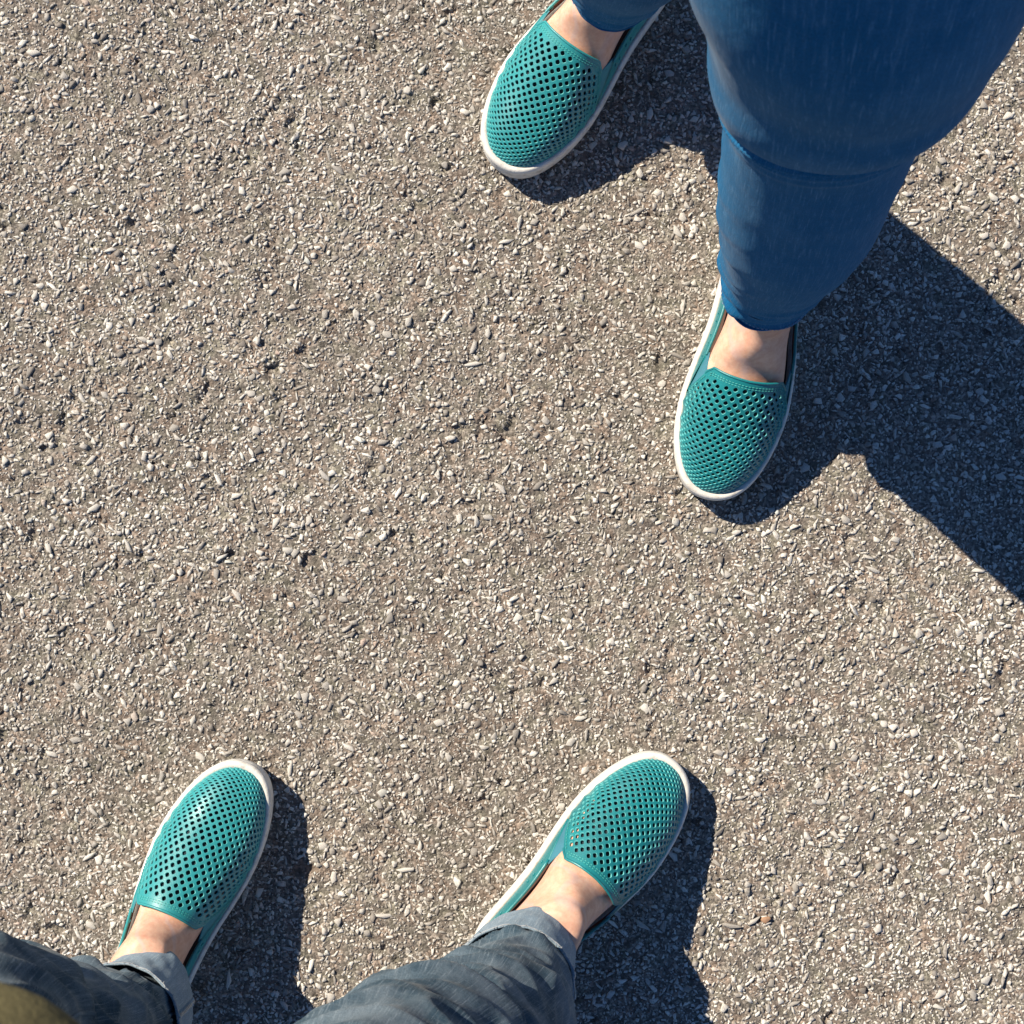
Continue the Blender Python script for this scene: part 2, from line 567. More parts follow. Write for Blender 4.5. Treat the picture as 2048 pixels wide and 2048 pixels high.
me = tri_mesh('stone', V, F); me.materials.append(M_orange)
o = bpy.data.objects.new('stone', me); o.location = (0.2185, -0.3055, 0.0006); o.scale = (0.0045, 0.0036, 0.0018)
C.objects.link(o); o.parent = ground; o['label'] = 'orange tinted stone chip'

# ------------------------------------------------------------------ shoes
LS = 0.242            # length of the upper at the feather line
TL, HL = 0.094, 0.040 # toe and heel curve lengths
A0 = LS - TL
ST = 1.45
NE = 2.32
Wk = [[0.0, 0.0300], [0.045, 0.0310], [0.085, 0.0335], [0.12, 0.0385], [0.15, 0.0415], [0.18, 0.0420], [0.25, 0.0405]]
Hk = [[0.0, 0.074], [0.05, 0.069], [0.09, 0.077], [0.12, 0.0705], [0.145, 0.0580], [0.165, 0.0475], [0.19, 0.0375], [0.215, 0.0330], [0.25, 0.0290]]
Z0 = 0.0235

def shoe_W(a): return catmull(Wk, a)[:, 0]
def shoe_H(a): return catmull(Hk, a)[:, 0]

def Rf(A, B):
    xi = np.where(A > A0, (A - A0) / (ST * TL), np.where(A < HL, (HL - A) / (ST * HL), 0))
    W = shoe_W(np.clip(A, 0, LS))
    eta = np.abs(B) / (ST * W)
    return (np.abs(xi)**NE + eta**NE)**(1 / NE), xi, eta

def dome(P2, lift=0.0, med=1):
    P2 = np.asarray(P2, dtype=float)
    A, B = P2[:, 0], P2[:, 1]
    r, xi, eta = Rf(A, B)
    r_ = np.maximum(r, 1e-6)
    g = np.sin(0.95 * pi / 2 * np.minimum(r_, 1.03)) / math.sin(0.95 * pi / 2)
    k = np.where(r > 1e-5, g / r_, 0.95 * pi / 2 / math.sin(0.95 * pi / 2))
    a = np.where(A > A0, A0 + xi * k * TL, np.where(A < HL, HL - xi * k * HL, A))
    W = shoe_W(np.clip(A, 0, LS))
    b = np.sign(B) * eta * k * W
    prof = np.clip(np.cos(0.95 * pi / 2 * np.minimum(r_, 1.05)), 0, 1)**0.82
    z = Z0 + shoe_H(a) * prof
    b = b + med * 0.0045 * np.clip((a - 0.10) / 0.14, 0, 1)**2 - med * 0.002 * np.clip(1 - abs(a - 0.11) / 0.08, 0, 1)
    return np.stack([a, b, z], 1)

def dome_n(P2, med):
    e = 2e-4
    P2 = np.asarray(P2, dtype=float)
    du = dome(P2 + [e, 0], med=med) - dome(P2 - [e, 0], med=med)
    dv = dome(P2 + [0, e], med=med) - dome(P2 - [0, e], med=med)
    nn = np.cross(du, dv)
    nn /= np.linalg.norm(nn, axis=1)[:, None] + 1e-15
    return nn * np.where(nn[:, 2:3] < -0.2, -1, 1)

def under_dome(V, gap, amin):
    """keep the foot inside the shoe: gap metres below the leather wherever a > amin"""
    V = V.copy()
    a, b = V[:, 0], V[:, 1]
    xi = np.where(a > A0, (a - A0) / TL, 0)
    W = shoe_W(np.clip(a, 0, LS))
    eta = np.abs(b) / W
    Rg = (np.abs(xi)**NE + eta**NE)**(1 / NE)
    k = np.minimum(1, 0.90 / np.maximum(Rg, 1e-6))
    V[:, 1] *= np.where(a > HL, k, 1)
    Rg = Rg * k
    r = np.arcsin(np.clip(Rg * math.sin(0.95 * pi / 2), 0, 1)) / (0.95 * pi / 2)
    zt = Z0 + shoe_H(a) * np.clip(np.cos(0.95 * pi / 2 * r), 0, 1)**0.82 - gap
    soft = np.clip((a - amin) / 0.012, 0, 1)
    V[:, 2] = np.where(V[:, 2] > zt, V[:, 2] * (1 - soft) + zt * soft, V[:, 2])
    return V

def inside_poly(px, py, poly):
    c = np.zeros(len(px), bool)
    n = len(poly)
    for i in range(n):
        x1, y1 = poly[i]; x2, y2 = poly[(i + 1) % n]
        if y1 == y2: continue
        cond = ((y1 > py) != (y2 > py)) & (px < (x2 - x1) * (py - y1) / (y2 - y1) + x1)
        c ^= cond
    return c

def sheet(name, poly, holes, hr, thick, mats, xf, parent, med, filler=0.004, inset=0.0, crinkle=None):
    """A sheet of leather laid on the dome, with real punched holes."""
    poly = np.asarray(poly)
    KH = 12
    ang = np.arange(KH) / KH * 2 * pi
    sq = 1.0 / (np.abs(np.cos(ang))**4 + np.abs(np.sin(ang))**4)**(1 / 4)
    # squares turned 45 degrees to the shoe's axis
    hx = np.cos(ang + pi / 4) * sq; hy = np.sin(ang + pi / 4) * sq
    pts = [tuple(p) for p in poly]
    edges = [(i, (i + 1) % len(poly)) for i in range(len(poly))]
    ring_pts = []
    for (a, b) in holes:
        s = len(pts)
        ring = [(a + hr * x, b + hr * y) for x, y in zip(hx, hy)]
        pts += ring; ring_pts.append(np.array(ring))
        edges += [(s + i, s + (i + 1) % KH) for i in range(KH)]
    H = np.array(holes) if len(holes) else np.zeros((0, 2))
    lo, hi = poly.min(0), poly.max(0)
    fx, fy = np.meshgrid(np.arange(lo[0], hi[0], filler), np.arange(lo[1], hi[1], filler))
    F = np.stack([fx.ravel(), fy.ravel()], 1)
    F = F[inside_poly(F[:, 0], F[:, 1], poly)]
    if len(H):
        dmin = np.full(len(F), 9.0)
        for h in H:
            dmin = np.minimum(dmin, np.hypot(F[:, 0] - h[0], F[:, 1] - h[1]))
        F = F[dmin > hr * 1.35]
    pts += [tuple(p) for p in F]
    res = delaunay_2d_cdt([Vector(p) for p in pts], edges, [], 0, 1e-7)
    v2 = np.array([tuple(v) for v in res[0]]); tr = np.array([list(f) for f in res[2]])
    cen = v2[tr].mean(1)
    ok = inside_poly(cen[:, 0], cen[:, 1], poly)
    if len(H):
        inh = np.zeros(len(cen), bool)
        for h in H:
            near = np.where((abs(cen[:, 0] - h[0]) < hr * 1.3) & (abs(cen[:, 1] - h[1]) < hr * 1.3))[0]
            if len(near):
                ring = np.stack([h[0] + hr * hx, h[1] + hr * hy], 1)
                inh[near] |= inside_poly(cen[near, 0], cen[near, 1], ring)
        ok &= ~inh
    tr = tr[ok]
    # consistent orientation
    d1 = v2[tr[:, 1]] - v2[tr[:, 0]]; d2 = v2[tr[:, 2]] - v2[tr[:, 0]]
    flip = (d1[:, 0] * d2[:, 1] - d1[:, 1] * d2[:, 0]) < 0
    tr[flip] = tr[flip][:, ::-1]
    V, Nn, T, Mi = [], [], [], []
    def add(P2, depth, tilt=None):
        base = sum(len(x) for x in V)
        nn = dome_n(P2, med)
        p = dome(P2, med=med)
        if crinkle is not None:
            p = p + nn * crinkle(p)[:, None]
        V.append(p - nn * (depth + inset)); 
        Nn.append(nn if tilt is None else tilt(nn, P2)); return base
    b0 = add(v2, 0)
    T.append(tr + b0); Mi.append(np.zeros(len(tr)))
    b1 = add(v2, thick, lambda n_, q: -n_)
    T.append(tr[:, ::-1] + b1); Mi.append(np.ones(len(tr)))
    if len(H):
        allr = np.concatenate(ring_pts); nh = len(H)
        cenr = np.repeat(H, KH, 0)
        def inward(w):
            def f(nn, q):
                e = dome(cenr, med=med) - dome(allr, med=med)
                e /= np.linalg.norm(e, axis=1)[:, None] + 1e-12
                m_ = nn * (1 - w) + e * w
                return m_ / (np.linalg.norm(m_, axis=1)[:, None] + 1e-12)
            return f
        shr = cenr + (allr - cenr) * 0.90
        r0 = add(allr, 0.0, inward(0.25)); r1 = add(shr, 0.00035, inward(0.8)); r2 = add(cenr + (allr - cenr) * 0.90, thick, inward(0.98))
        i = np.arange(nh * KH); j = (i // KH) * KH + (i % KH + 1) % KH
        for (p, q) in ((r0, r1), (r1, r2)):
            T.append(np.stack([p + i, p + j, q + j], 1)); T.append(np.stack([p + i, q + j, q + i], 1))
            Mi.append(np.full(2 * len(i), 2))
    # rim
    nb = len(poly); i = np.arange(nb); j = (i + 1) % nb
    c2 = poly.mean(0)
    e0 = add(poly, 0.0); e1 = add(poly, thick)
    T.append(np.stack([e0 + i, e1 + j, e0 + j], 1)); T.append(np.stack([e0 + i, e1 + i, e1 + j], 1)); Mi.append(np.zeros(2 * nb))
    V = np.concatenate(V); Nn = np.concatenate(Nn); T = np.concatenate(T); Mi = np.concatenate(Mi)
    Wv = xf(V); Wn = xf(V + Nn) - Wv; Wn /= np.linalg.norm(Wn, axis=1)[:, None] + 1e-12
    me = bpy.data.meshes.new(name)
    me.from_pydata([tuple(v) for v in Wv], [], [tuple(int(q) for q in t[::-1]) for t in T])
    me.polygons.foreach_set('material_index', Mi.astype(np.int32))
    me.update()
    ob = link(name, me, mats, parent)
    me.normals_split_custom_set_from_vertices([tuple(x) for x in Wn])
    return ob

def rim_pt(A, side, r=1.0):
    """flat-domain point at normalised radius r on one side at flat length A"""
    W = shoe_W(np.clip([A], 0, LS))[0]
    xi = (A - A0) / (ST * TL) if A > A0 else ((HL - A) / (ST * HL) if A < HL else 0)
    e = max(r**NE - abs(xi)**NE, 0)**(1 / NE)
    return (A, side * e * ST * W)

def toe_arc(r, n=40):
    pts = []
    for k in range(n + 1):
        ph = -pi / 2 + pi * k / n
        xi = r * abs(math.cos(ph))**(2 / NE); et = r * math.copysign(abs(math.sin(ph))**(2 / NE), math.sin(ph))
        A = A0 + xi * ST * TL
        pts.append((A, et * ST * shoe_W(np.clip([A], 0, LS))[0]))
    return pts

def heel_arc(r, n=26):
    pts = []
    for k in range(n + 1):
        ph = pi / 2 - pi * k / n
        xi = r * abs(math.cos(ph))**(2 / NE); et = r * math.copysign(abs(math.sin(ph))**(2 / NE), math.sin(ph))
        A = HL - xi * ST * HL
        pts.append((A, et * ST * shoe_W(np.clip([A], 0, LS))[0]))
    return pts

def sole_outline(d, n=40):
    """plan outline at the feather line, offset outwards by d(a)"""
    pts = []
    for k in range(n + 1):
        ph = -pi / 2 + pi * k / n
        xi = abs(math.cos(ph))**(2 / NE); et = math.copysign(abs(math.sin(ph))**(2 / NE), math.sin(ph))
        a = A0 + xi * TL
        pts.append((a, et * shoe_W(np.clip([A0 + xi * ST * TL], 0, LS))[0]))
    for a in np.linspace(A0, HL, 22)[1:-1]:
        pts.append((a, shoe_W([a])[0]))
    for k in range(27):
        ph = pi / 2 - pi * k / 26
        xi = abs(math.cos(ph))**(2 / NE); et = math.copysign(abs(math.sin(ph))**(2 / NE), math.sin(ph))
        a = HL - xi * HL
        pts.append((a, et * shoe_W([max(HL - xi * ST * HL, 0)])[0]))
    for a in np.linspace(HL, A0, 22)[1:-1]:
        pts.append((a, -shoe_W([a])[0]))
    # resample evenly
    P = np.array(pts); P = np.vstack([P, P[:1]])
    s = np.concatenate([[0], np.cumsum(np.hypot(*np.diff(P, axis=0).T))])
    t = np.linspace(0, s[-1], 201)[:-1]
    Q = np.stack([np.interp(t, s, P[:, 0]), np.interp(t, s, P[:, 1])], 1)
    for _ in range(2):
        Q = 0.5 * Q + 0.25 * (np.roll(Q, 1, 0) + np.roll(Q, -1, 0))
    T = np.roll(Q, -1, 0) - np.roll(Q, 1, 0); T /= np.linalg.norm(T, axis=1)[:, None]
    Nn = np.stack([T[:, 1], -T[:, 0]], 1)
    return Q, Nn

def make_shoe(person, toe, direction, scale, throat, side, mats, foot_gap, wide=1.0):
    """toe: world xy of the sole's tip; direction: unit xy heel->toe; side: +1 when the big toe lies on +b"""
    mt, me_ = mats
    d = np.array(direction) / np.hypot(*direction)
    p = np.array([d[1], -d[0]])                      # +b points to the right of the walking direction
    heel = np.array(toe) - d * (LS + 0.005) * scale
    def xf(V):
        V = np.asarray(V)
        xy = heel + scale * (V[:, :1] * d + V[:, 1:2] * wide * p)
        return np.concatenate([xy, V[:, 2:3] * scale], 1)
    med = side
    shoe = empty('shoe', (0, 0, 0), person)
    # --- sole
    Q, Nn = sole_outline(0)
    bsh = med * 0.0045 * np.clip((Q[:, 0] - 0.10) / 0.14, 0, 1)**2 - med * 0.002 * np.clip(1 - abs(Q[:, 0] - 0.11) / 0.08, 0, 1)
    Q[:, 1] += bsh
    toe_f = np.clip((Q[:, 0] - 0.17) / 0.07, 0, 1)
    prof = [(-0.004, 0.0006), (0.0002, 0.0004), (0.0016, 0.0020), (0.0024, 0.0060), (0.0030, 0.0120), (0.0033, 0.0170), (0.0033, 0.0190),
            (0.0024, 0.0198), (0.0024, 0.0206), (0.0033, 0.0214), (0.0035, 0.0236), (0.0030, 0.0260), (0.0018, 0.0276), (0.0002, 0.0281), (-0.0014, 0.0274), (-0.004, 0.0250)]
    rows = []
    for o_, z_ in prof:
        off_ = o_ + (0.0010 * toe_f if o_ > 0 else 0)
        z2 = z_ + (toe_f * 0.0035 * (z_ > 0.019)) + toe_f**2 * 0.003 * (z_ < 0.004)
        rows.append(np.concatenate([Q + Nn * np.reshape(off_, (-1, 1)), np.reshape(z2 * np.ones(len(Q)), (-1, 1))], 1))
    P = np.stack(rows)
    g = grid_mesh('sole', xf(P.reshape(-1, 3)).reshape(P.shape), True, True, False)
    link('sole', g, M_rubber, shoe)
    rows = [np.concatenate([Q - Nn * 0.003, np.full((len(Q), 1), 0.0245)], 1)]
    me = py_mesh('insole', xf(rows[0]), [tuple(range(len(Q)))])
    link('insole', me, M_insole, shoe, False)
    # --- vamp
    At = throat
    corner_r = 0.60
    fw = 0.030
    poly = [q for q in toe_arc(1.0, 64) if q[0] > A0 + 1e-4]
    # side edges from the feather to the throat corners
    def edge(sgn):
        out = []
        a_s = At + fw
        for A in np.arange(min(poly[0][0], A0) - 0.003, a_s, -0.004):
            out.append(rim_pt(A, sgn, 1.0))
        for u in np.linspace(0, 1, 12)[0:]:
            r = 1.0 + (corner_r - 1.0) * u
            A = a_s + (At + 0.003 - a_s) * (u**0.8)
            out.append(rim_pt(A, sgn, r))
        return out
    er = edge(+1); el = edge(-1)
    bc = er[-1][1]
    thr = []
    for u in np.linspace(1, -1, 30)[1:-1]:
        bow = 0.0075 * (1 - abs(u)**2.2)
        thr.append((At - 0.003 * (1 - (1 - abs(u))**0.5) + bow + (0.006 * max(0, abs(u) - 0.85) / 0.15), u * bc))
    poly = poly + er + thr + el[::-1]
    poly = np.array(poly)
    pa, pb = 0.0079, 0.0074
    holes = []
    segs = np.stack([poly, np.roll(poly, -1, 0)], 1)
    def seg_dist(q):
        a = segs[:, 0]; b = segs[:, 1] - a
        t = np.clip(((q - a) * b).sum(1) / ((b * b).sum(1) + 1e-12), 0, 1)
        return np.hypot(*(a + b * t[:, None] - q).T).min()
    thr_a = np.array(thr)
    for i in range(0, 40):
        for j in range(-14, 15):
            if (i + j) % 2: continue
            q = np.array([At + 0.008 + i * pa / 2, j * pb / 2])
            q += rng.normal(0, 0.00012, 2)
            if not inside_poly(np.array([q[0]]), np.array([q[1]]), poly)[0]: continue
            if Rf(q[:1], q[1:])[0][0] > 0.945: continue
            if np.hypot(*(thr_a - q).T).min() < 0.0075: continue
            if seg_dist(q) < 0.0032: continue
            holes.append(tuple(q))
    def crk(p):
        a, b = p[:, 0], p[:, 1]
        t = a - 0.168 + 0.06 * (b * med) 
        w = np.exp(-((a - 0.172) / 0.02)**2)
        return 0.0010 * np.sin(a * 420 + b * 40 + 1.2 * np.sin(b * 130)) * w + 0.0006 * np.sin(b * 190 + 1.3) * np.exp(-((a - 0.2) / 0.03)**2)
    sheet('upper', poly, holes, 0.00186, 0.0015, [mt, M_lining, M_cut], xf, shoe, med, 0.0035, crinkle=crk)
    if foot_gap > 0.005:  # added dark sheet under the upper so the holes look shaded
        cpoly = poly.mean(0)
        lp = poly.copy(); lp[:, 1] *= 0.95; lp[:, 0] = np.where(lp[:, 0] < At + 0.02, lp[:, 0] + 0.004, lp[:, 0])
        lp[:, 0] = np.minimum(lp[:, 0], A0 + ST * TL * 0.97)
        sheet('hole_shade_sheet', lp, [], 0.001, 0.0006, [M_hole_shade, M_hole_shade], xf, shoe, med, 0.004, inset=0.0030)
    # --- piping along the throat
    edge_pts = np.array([er[-2], er[-1]] + thr + [el[-1], el[-2]])
    P3 = dome(edge_pts, med=med) - dome_n(edge_pts, med) * 0.0004
    V, F = tube(xf(P3), 0.0012 * scale, 8)
    link('piping', py_mesh('piping', V, F), mt, shoe)
    # --- quarter (sides and heel panel)
    rt = 0.80
    qa = At + 0.022
    def strip(ra, rb, A_front_a, A_front_b):
        outer_ = [rim_pt(A, 1, ra) for A in np.arange(A_front_a, HL, -0.005)] + heel_arc(ra, 40) + [rim_pt(A, -1, ra) for A in np.arange(HL + 0.003, A_front_a, 0.005)] + [rim_pt(A_front_a, -1, ra)]
        inn = [rim_pt(A, 1, rb) for A in np.arange(A_front_b, HL, -0.005)] + heel_arc(rb, 40) + [rim_pt(A, -1, rb) for A in np.arange(HL + 0.003, A_front_b, 0.005)] + [rim_pt(A_front_b, -1, rb)]
        return outer_, inn
    out_, inn_ = strip(1.0, rt, qa, At - 0.012)
    qpoly = np.array(out_ + inn_[::-1])
    # lay out the quarter's perforations
    qh = []
    s2 = np.stack([qpoly, np.roll(qpoly, -1, 0)], 1)
    for i in range(-20, 60):
        for j in range(-20, 21):
            if (i + j) % 2: continue
            q = np.array([i * pa / 2, j * pb / 2])
            if not inside_poly(np.array([q[0]]), np.array([q[1]]), qpoly)[0]: continue
            a = s2[:, 0]; b = s2[:, 1] - a
            t = np.clip(((q - a) * b).sum(1) / ((b * b).sum(1) + 1e-12), 0, 1)
            if np.hypot(*(a + b * t[:, None] - q).T).min() < 0.0040: continue
            qh.append(tuple(q))
    sheet('heel_panel', qpoly, qh, 0.0016, 0.0017, [mt, M_lining, mt], xf, shoe, med, 0.004, inset=0.0002)
    tp = np.array(inn_)
    P3 = dome(tp, med=med) - dome_n(tp, med) * 0.0009
    V, F = tube(xf(P3), 0.0014 * scale, 8)
    link('collar', py_mesh('collar', V, F), mt, shoe)
    # --- elastic gussets
    for sgn in (1, -1):
        lo = [rim_pt(A, sgn, 0.99) for A in np.linspace(At + fw + 0.006, At - 0.002, 10)]
        hi_ = [rim_pt(A, sgn, r) for A, r in zip(np.linspace(At + 0.010, At - 0.020, 10), np.linspace(corner_r + 0.015, rt + 0.03, 10))]
        gp = np.array(lo + hi_[::-1])
        if sgn < 0: gp = gp[::-1]
        sheet('elastic_gusset', gp, [], 0.001, 0.001, [me_, M_lining], xf, shoe, med, 0.004, inset=0.0017)
    # --- stitching: one row along the throat, one along each side edge
    st = []
    def row(path, off_n=0.00045, step=0.0027):
        path = np.asarray(path)
        s = np.concatenate([[0], np.cumsum(np.hypot(*np.diff(path, axis=0).T))])
        for t in np.arange(0.001, s[-1] - 0.002, step):
            q = np.stack([np.interp([t, t + step * 0.65], s, path[:, 0]), np.interp([t, t + step * 0.65], s, path[:, 1])], 1)
            P = dome(q, med=med) + dome_n(q, med) * off_n * 0.6
            mid = P.mean(0) + dome_n(q, med).mean(0) * 0.00015
            st.append(tube(xf(np.stack([P[0], mid, P[1]])), np.array([0.00022, 0.00034, 0.00022]), 5))
    row(thr_a + [0.0040, 0]); row(thr_a + [0.0058, 0])
    for sgn, e_ in ((1, er), (-1, el)):
        e_ = np.array(e_[-11:]); row(e_ + [0.003, -sgn * 0.001])
    V, F = merge(st)
    link('stitching', py_mesh('stitching', V, F), M_thread, shoe)
    return dict(throat=throat, gap=foot_gap, xf=xf, heel=heel, d=d, p=p, scale=scale, med=med)

# ------------------------------------------------------------------ legs
NR = 48
def foot_rings(info, leg):
    """closed loft: toes, instep, ankle, then up the leg"""
    t = np.arange(NR) / NR * 2 * pi
    fr = [  # front(a,z), back(a,z), half width
        (0.2300, 0.034, 0.2300, 0.031, 0.005), (0.2270, 0.0385, 0.227, 0.027, 0.017), (0.2180, 0.0430, 0.218, 0.026, 0.0265), (0.2050, 0.0475, 0.205, 0.026, 0.0325),
        (0.1850, 0.0535, 0.184, 0.026, 0.0365), (0.1650, 0.0585, 0.160, 0.026, 0.0370), (0.1450, 0.0750, 0.133, 0.026, 0.0335), (0.1310, 0.0910, 0.108, 0.026, 0.0300),
        (0.1210, 0.1080, 0.080, 0.026, 0.0260), (0.1120, 0.1190, 0.050, 0.026, 0.0250), (0.1090, 0.1290, 0.024, 0.028, 0.0265), (0.1035, 0.1375, 0.008, 0.042, 0.0280),
        (0.0940, 0.1430, 0.006, 0.066, 0.0285), (0.0905, 0.1510, 0.014, 0.100, 0.0295), (0.0885, 0.1640, 0.022, 0.138, 0.0290)]
    K = np.array([[i, *r] for i, r in enumerate(fr)])
    D = catmull(K, np.linspace(0, len(fr) - 1, 57))
    rings = []
    for fa, fz, ba, bz, hw in D:
        ca, cz = (fa + ba) / 2, (fz + bz) / 2
        ct, stt = np.cos(t), np.sin(t)
        e = 0.86
        c_ = np.sign(ct) * abs(ct)**e; s_ = np.sign(stt) * abs(stt)**e
        a = ca + (fa - ba) / 2 * c_; z = cz + (fz - bz) / 2 * c_; b = hw * s_
        # narrow, slightly ridged instep with a tendon line
        up = np.clip(ct, 0, 1)
        b = b * (1 - 0.10 * up * (fa > 0.09))
        V = np.stack([a, b, z], 1)
        # ankle bones
        for (ma, mb, mz, amp, r_) in ((0.050, 0.027, 0.096, 0.0060, 0.012), (0.040, -0.027, 0.088, 0.0060, 0.012)):
            mb_ = mb * info['med']
            dd = ((V[:, 0] - ma)**2 + (V[:, 1] - mb_)**2 + (V[:, 2] - mz)**2)
            V[:, 1] += np.sign(mb_) * amp * np.exp(-dd / (r_**2)) * (np.sign(V[:, 1]) == np.sign(mb_))
        # big tendon towards the ankle, and the dip beside it
        w = math.exp(-((fa - 0.110) / 0.022)**2)
        V[:, 2] += 0.0030 * w * np.exp(-((b - 0.003 * info['med']) / 0.006)**2) * (ct > 0.2)
        V[:, 2] += 0.0016 * w * np.exp(-((b + 0.013 * info['med']) / 0.005)**2) * (ct > 0.2)
        V = under_dome(V, info['gap'], info['throat'] - 0.010)
        bend = info['med'] * 0.0045 * np.clip((V[:, 0] - 0.10) / 0.14, 0, 1)**2
        V[:, 1] += bend
        rings.append(info['xf'](V))
    last_c = rings[-1].mean(0)
    # up the leg: blend into the leg path
    zz = np.linspace(last_c[2] + 0.045, leg[-1][2], 60)
    K = np.array([[q[2], q[0], q[1], q[3], q[4]] for q in leg])
    Dn = catmull(K, zz)
    d3, p3 = np.array([*info['d'], 0]), np.array([*info['p'], 0])
    off = None
    for z, (x, y, rl, rf) in zip(zz, Dn):
        sk = 0.006 + 0.002 * min(1, (z - 0.15) / 0.2)
        cpt = np.array([x, y, z])
        blend = np.clip(1 - (z - zz[0]) / 0.08, 0, 1)
        if off is None:
            off = last_c - cpt; off[2] = 0
        cpt = cpt + off * blend
        rl2 = (rl - sk) * (1 - blend) + 0.0295 * blend; rf2 = (rf - sk) * (1 - blend) + 0.034 * blend
        rings.append(cpt + np.outer(np.cos(t) * rf2, d3) + np.outer(np.sin(t) * rl2, p3))
    # keep the leg inside the cloth above the hem
    rings = np.stack(rings)
    K = [[q[2], q[0], q[1], q[3], q[4]] for q in leg]
    flat = rings.reshape(-1, 3)
    Dc = catmull(K, flat[:, 2])
    v = flat[:, :2] - Dc[:, :2]
    a_, b_ = v @ info['d'], v @ info['p']
    q_ = np.sqrt((a_ / (Dc[:, 3] - 0.0055))**2 + (b_ / (Dc[:, 2] - 0.0055))**2)
    w_ = np.clip((flat[:, 2] - info['hem']) / 0.008, 0, 1)
    k_ = np.where(q_ > 1, 1 / np.maximum(q_, 1e-6), 1) * w_ + (1 - w_)
    flat[:, :2] = Dc[:, :2] + v * k_[:, None]
    return flat.reshape(rings.shape)

def torso_rings(keys, d, nr=NR, z0=None, z1=None, n=30, shrink=0.0):
    """keys: [z, x, y, r_lateral, r_front]"""
    t = np.arange(nr) / nr * 2 * pi
    d = np.array(d) / np.hypot(*d); d3 = np.array([*d, 0]); p3 = np.array([d[1], -d[0], 0])
    zz = np.linspace(z0 or keys[0][0], z1 or keys[-1][0], n)
    D = catmull(keys, zz)
    R = []
    for z, (x, y, rl, rf) in zip(zz, D):
        R.append(np.array([x, y, z]) + np.outer(np.cos(t) * (rf - shrink), d3) + np.outer(np.sin(t) * (rl - shrink), p3))
    return np.stack(R)

def make_body(person, lofts, voxel=0.0036):
    parts = []
    for P in lofts:
        r, c, _ = P.shape
        F = []
        for i in range(r - 1):
            for j in range(c):
                j2 = (j + 1) % c
                F.append((i * c + j, i * c + j2, (i + 1) * c + j2, (i + 1) * c + j))
        F.append(tuple(range(c - 1, -1, -1))); F.append(tuple((r - 1) * c + j for j in range(c)))
        parts.append((P.reshape(-1, 3), F))
    V, F = merge(parts)
    me = py_mesh('body', V, F)
    bm = bmesh.new(); bm.from_mesh(me); bmesh.ops.recalc_face_normals(bm, faces=bm.faces[:]); bm.to_mesh(me); bm.free()
    ob = bpy.data.objects.new('body', me); C.objects.link(ob)
    md = ob.modifiers.new('remesh', 'REMESH'); md.mode = 'VOXEL'; md.voxel_size = voxel
    sm = ob.modifiers.new('smooth', 'SMOOTH'); sm.factor = 0.5; sm.iterations = 5
    dg = bpy.context.evaluated_depsgraph_get()
    me2 = bpy.data.meshes.new_from_object(ob.evaluated_get(dg))
    bpy.data.objects.remove(ob)
    me2.name = 'body'; me2.materials.clear()
    return link('body', me2, M_skin, person)

def fold_field(folds, TH, Z):
    D = np.zeros_like(TH)
    for (z0, th0, amp, wz, wth, slope) in folds:
        dt = (TH - th0 + pi) % (2 * pi) - pi
        u = (Z - z0 - slope * dt) / wz
        # a rounded ridge with a sharper lower lip
        D += amp * np.exp(-np.where(u < 0, (u * 1.7)**2, u**2)) * np.exp(-(dt / wth)**2)
    return D

def leg_sheet(keys, d, folds, hem_z, top_z, n_along, n_around, rough_amp, seed, extra=None, hem_tilt=0.0, hem_thick=0.0022):
    t = np.arange(n_around) / n_around * 2 * pi
    zz = np.linspace(hem_z, top_z, n_along)
    D = catmull(keys, zz)
    d = np.array(d) / np.hypot(*d)
    TH, Z = np.meshgrid(t, zz)
    disp = fold_field(folds, TH, Z)
    for i in range(n_along):
        for j in range(n_around):
            q = Vector((math.cos(t[j]) * 1.1 + seed, math.sin(t[j]) * 1.1, zz[i] * 13))
            disp[i, j] += rough_amp * noise.noise(q) + rough_amp * 0.45 * noise.noise(q * 2.7)
            if rough_amp > 0.002:
                q3 = Vector((math.cos(t[j]) * 1.3 + seed * 2, math.sin(t[j]) * 1.3, zz[i] * 26 + 0.8 * math.sin(t[j] * 2 + seed)))
                disp[i, j] += 0.0045 * max(0, 0.34 - abs(noise.noise(q3))) / 0.34 - 0.002
    if extra is not None:
        disp += extra(TH, Z)
    if rough_amp < 0.002:      # the folded hem band
        disp += 0.0012 / (1 + np.exp((Z - hem_z - 0.0125) / 0.0006))
    ct, st = np.cos(TH), np.sin(TH)
    e = 0.93
    cx = np.sign(ct) * abs(ct)**e * (D[:, 3][:, None] + disp); sx_ = np.sign(st) * abs(st)**e * (D[:, 2][:, None] + disp)
    P = np.zeros(TH.shape + (3,))
    P[..., 0] = D[:, 0][:, None] + cx * d[0] + sx_ * d[1]
    P[..., 1] = D[:, 1][:, None] + cx * d[1] - sx_ * d[0]
    P[..., 2] = Z + hem_tilt * ct * np.clip(1 - (Z - hem_z) / 0.10, 0, 1)
    # turn the hem inwards so that the cloth has a thickness
    cen = P[0].mean(0)
    inner = []
    for k, (dr, dz) in enumerate(((1.0, 0.030), (1.0, 0.003), (0.75, 0.0005), (0.3, -0.0003))):
        v = P[0] - cen; v /= np.linalg.norm(v, axis=1)[:, None]
        q = P[0] - v * hem_thick * dr; q[:, 2] += dz
        inner.append(q)
    Pa = np.concatenate([np.stack(inner), P])
    rmean = float(D[:, 2:4].mean())
    U = np.arange(n_around + 1) / n_around * 2 * pi * rmean
    Vv = np.concatenate([[-0.03, -0.004, -0.002, -0.001], zz - hem_z])
    return Pa, (U, Vv), P

